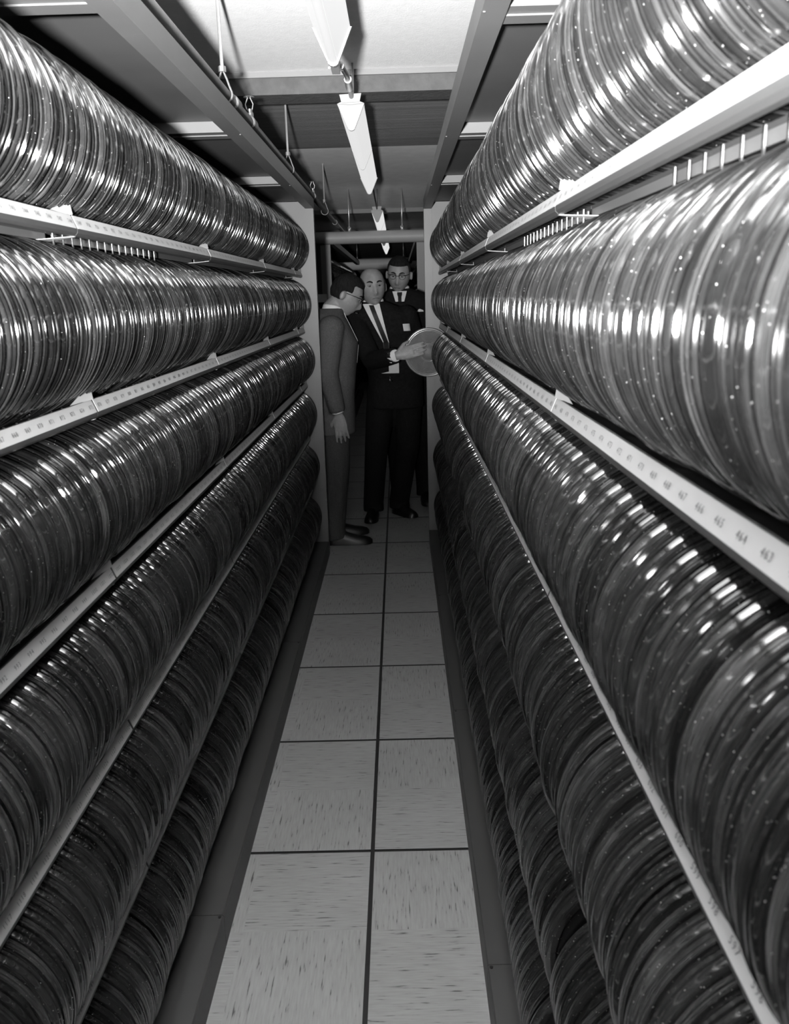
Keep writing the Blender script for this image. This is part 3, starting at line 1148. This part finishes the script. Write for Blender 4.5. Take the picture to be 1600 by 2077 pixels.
    jb.rings([ell(hemc, .185, .138, 32), ell(pel, .182, .135, 32), ell(wai, .170, .128, 32), ell(che, .200, .140, 32),
              ell(sho + Vector((0, 0, -.005)), .205, .105, 32), ell(sho + Vector((0, .004, .035)), .145, .088, 32), ell(nek + Vector((0, .012, .008)), .080, .074, 32)])
    for (sh_, el, wr) in arms:
        sh_, el, wr = Vector(sh_), Vector(el), Vector(wr)
        jb.blob(sh_ + Vector((0, 0, -.01)), (.078, .076, .072), 16, 10)
        jb.tube([sh_, sh_.lerp(el, .5), el, el.lerp(wr, .5), wr], [.076, .068, .062, .055, .047], 18)
    jme = remesh(jb, 'jacket', M[suit], 0.0115, 3)
    jac = link('jacket', jme, body)
    bvh = BVHTree.FromPolygons([v.co.copy() for v in jme.vertices], [tuple(p.vertices) for p in jme.polygons])
    # cuffs
    for (sh_, el, wr) in arms:
        el, wr = Vector(el), Vector(wr)
        d = (wr - el).normalized()
        MB().tube([wr - d * .01, wr + d * .006, wr + d * .010], [.036, .035, .030], 16).build('shirt_cuff', M['shirt'], body, True, 40)
    # trousers and shoes
    tb = MB()
    tb.rings([ell(pel + Vector((0, 0, -.10)), .155, .112), ell(pel, .165, .118), ell(wai - Vector((0, 0, .03)), .150, .112)])
    for (hp_, kn, an) in legs:
        hp_, kn, an = Vector(hp_), Vector(kn), Vector(an)
        tb.tube([hp_, hp_.lerp(kn, .5), kn, kn.lerp(an, .5), an, an + Vector((0, -.01, -.062))], [.100, .092, .080, .074, .071, .073], 18)
    link('trousers', remesh(tb, 'trousers', M[trousers], 0.0115, 3), body)
    for (hl, to) in feet:
        shoe(body, hl, to)

    # shirt front, collar, tie laid on the chest
    def patch(rows, off, name, m, cols=7, thick=.0015):
        mbp = MB()
        grid = []
        for (z, xl, xr) in rows:
            for q in range(cols):
                x = xl + (xr - xl) * q / (cols - 1)
                hit = bvh.ray_cast(Vector((x, -1.5, z)), Vector((0, 1, 0)))
                yy = hit[0].y if hit[0] is not None else che.y - .1
                grid.append((x, yy - off, z))
        n = len(grid)
        back = [(x, y + thick + off * .6, z) for x, y, z in grid]
        fs_ = []
        R_ = len(rows)
        for r_ in range(R_ - 1):
            for q in range(cols - 1):
                i0 = r_ * cols + q
                fs_.append((i0, i0 + 1, i0 + cols + 1, i0 + cols))
                fs_.append((n + i0, n + i0 + cols, n + i0 + cols + 1, n + i0 + 1))
        for r_ in range(R_ - 1):
            for q in (0, cols - 1):
                i0 = r_ * cols + q
                fs_.append((i0, i0 + cols, n + i0 + cols, n + i0))
        mbp.add(grid + back, fs_)
        return mbp.build(name, M[m], body, True, 50)
    if shirt_rows:
        patch(shirt_rows['shirt'], .004, 'shirt_front', 'shirt')
        if tie:
            t = patch(shirt_rows['tie'], .009, 'tie', 'tie', 5)
        for nm, rows, m_, of in shirt_rows.get('more', ()):
            patch(rows, of, nm, m_, 4)
    # collar band round the neck
    cl = MB()
    ax = ((nb - nek).normalized() + Vector((0, 0, 1.4))).normalized()
    R2 = Vector((0, 0, 1)).rotation_difference(ax).to_matrix()
    c0 = nek + Vector((0, .004, .002))
    for r0, r1, z0, z1 in ((.0655, .0620, -.020, .0225),):
        rings_ = []
        n_ = 28
        for (r_, z_) in ((r0 + .004, z0), (r0 + .003, z1 - .006), (r1 + .002, z1), (r1 - .004, z1), (r0 - .003, z0)):
            ring = []
            for k in range(n_):
                t = 2 * math.pi * k / n_
                dip = -.016 * max(0, -math.sin(t)) ** 3 - .006 * max(0, math.sin(t))
                ring.append(c0 + R2 @ Vector((r_ * math.cos(t), r_ * .93 * math.sin(t) - .002, z_ + dip)))
            rings_.append(ring)
        rings_.append(rings_[0])
        cl.rings(rings_, False)
    cl.build('collar', M['shirt'], body, True, 50)
    if extra:
        extra(body, patch, bvh)
    return body


# --- bald man in a black suit, reaching across to the canister
def rows(zs, f):
    return [(z,) + f(z) for z in zs]


Zs = np.linspace(1.455, 1.065, 14)
bald_shirt = dict(
    shirt=rows(np.linspace(1.440, 1.11, 12), lambda z: (-.115 + (1.44 - z) * .36 - .048 * ((z - 1.11) / .33), -.115 + (1.44 - z) * .36 + .046 * ((z - 1.11) / .33) + .012)),
    tie=rows(np.linspace(1.432, 1.14, 10), lambda z: (-.112 + (1.44 - z) * .37 - .014, -.112 + (1.44 - z) * .37 + .016)),
    more=(('shirt_hem', rows((1.065, 1.045, 1.012, 1.000), lambda z: (-.01 - .05 * (z < 1.01), .055)), 'shirt', .004),))


def bald_extra(body, patch, bvh):
    b = patch([(1.312, .085, .128), (1.29, .088, .131), (1.268, .091, .134)], .008, 'name_badge', 'badge', 4)
    b['label'] = 'square white name badge'
    MB().tube([(-.005, -.115, .985), (-.005, -.115, .96), (.012, -.115, .955)], .004, 8).build('belt_buckle', M['buckle'], body, True)


person('bald man in black suit and narrow tie reaching for the pulled-out canister', (-0.06, 5.64, 0), 0.0,
       [(.03, .10, .94), (.03, .065, 1.07), (-.03, .0, 1.255), (-.085, -.05, 1.385), (-.10, -.05, 1.445)],
       'black_suit', 'black_suit', head_pitch=0.02, head_yaw=0.22, head_tilt=-.06, bald=True, hair='hair_grey',
       head_c=(-.100, -.085, 1.54), hs=1.0,
       arms=[((-.240, -.05, 1.355), (-.105, -.34, 1.105), (.035, -.632, 1.150)), ((.105, -.03, 1.365), (.19, .12, 1.11), (.09, .25, .96))],
       hand_specs=[dict(wrist=(.050, -.648, 1.153), fwd=(.95, -.03, .24), palm_n=(.03, -1.0, .10), side=-1, curl=.10, L=.185, spread=.02),
                   dict(wrist=(.075, .262, .955), fwd=(-.95, .1, -.2), palm_n=(0, 1, 0), side=-1, curl=.3)],
       legs=[((-.06, .10, .89), (-.11, .08, .50), (-.145, .15, .10)), ((.11, .11, .89), (.10, .12, .50), (.035, .22, .10))],
       feet=[((-.145, .21, 0), (-.165, -.07, 0)), ((.0, .24, 0), (.145, .06, 0))],
       shirt_rows=bald_shirt, extra=bald_extra)

# --- tall man in spectacles behind him
tall_shirt = dict(
    shirt=rows(np.linspace(1.515, 1.445, 6), lambda z: (-.010 - .050 * (.6 + .4 * (z - 1.445) / .07), -.010 + .050 * (.6 + .4 * (z - 1.445) / .07))),
    tie=rows(np.linspace(1.508, 1.445, 5), lambda z: (-.010 - .012 - .005 * (z > 1.49), -.010 + .012 + .005 * (z > 1.49))))


def tall_extra(body, patch, bvh):
    p = patch([(1.392, .120, .128), (1.384, .112, .150), (1.374, .100, .152)], .007, 'pocket_square', 'shirt', 4)
    p['label'] = 'white pocket square'


person('tall dark-haired man in glasses and black suit at the back', (0.022, 6.18, -0.0), 0.0,
       [(.03, .03, .99), (.02, .02, 1.13), (.0, .0, 1.335), (.0, .0, 1.468), (-.01, -.005, 1.525)],
       'black_suit', 'black_suit', head_pitch=0.24, head_yaw=-.10, head_tilt=.07, hair='hair', glasses=True,
       head_c=(-.012, -.05, 1.622), hs=.98,
       arms=[((-.185, 0, 1.445), (-.22, .03, 1.18), (-.20, -.08, .93)), ((.185, 0, 1.445), (.225, .03, 1.18), (.215, -.08, .93))],
       hand_specs=[dict(wrist=(-.198, -.09, .91), fwd=(0, -.1, -1), palm_n=(-1, -.2, 0), side=1), dict(wrist=(.213, -.09, .91), fwd=(0, -.1, -1), palm_n=(1, -.2, 0), side=-1)],
       legs=[((-.06, .03, .93), (-.06, .02, .52), (-.04, .06, .10)), ((.12, .03, .93), (.13, .02, .52), (.15, .06, .10))],
       feet=[((-.05, .10, 0), (-.07, -.17, 0)), ((.145, .10, 0), (.165, -.17, 0))],
       shirt_rows=tall_shirt, extra=tall_extra, hem=.80)

# --- man in the grey suit, in profile, looking down
grey_shirt = None


def grey_extra(body, patch, bvh):
    patch(rows(np.linspace(1.40, 1.10, 10), lambda z: (-.006 - .03 * (z - 1.1) / .3, .006 + .03 * (z - 1.1) / .3)), .003, 'shirt_front', 'shirt', 4)
    for q in range(3):
        MB().blob((-.238, .055 - .012 * q * 0, .905 + q * .022), .005, 8, 5).build('cuff_button', M['tie'], body, True)


person('man in grey suit and glasses in profile, head bowed, beside the left rack', (-0.394, 5.22, 0), math.radians(97),
       [(0, .02, .90), (0, .0, 1.03), (0, -.01, 1.22), (0, .015, 1.355), (0, -.01, 1.415)],
       'grey_suit', 'grey_trousers', head_pitch=0.46, head_yaw=-.05, hair='hair', glasses=True,
       head_c=(0, -.085, 1.493), hs=.98,
       arms=[((-.185, .015, 1.325), (-.225, .05, 1.06), (-.200, .000, .835)), ((.185, .015, 1.325), (.22, .04, 1.06), (.20, .0, .84))],
       hand_specs=[dict(wrist=(-.198, -.006, .815), fwd=(.0, -.12, -1), palm_n=(-1, .15, 0), side=1, curl=.22, spread=.09), dict(wrist=(.198, -.006, .82), fwd=(0, -.1, -1), palm_n=(1, -.2, 0), side=-1)],
       legs=[((-.085, .02, .86), (-.09, .015, .47), (-.095, .05, .10)), ((.085, .02, .86), (.09, .015, .47), (.10, .05, .10))],
       feet=[((-.10, .10, 0), (-.125, -.185, 0)), ((.10, .10, 0), (.115, -.185, 0))],
       shirt_rows=None, extra=grey_extra, hem=.685)
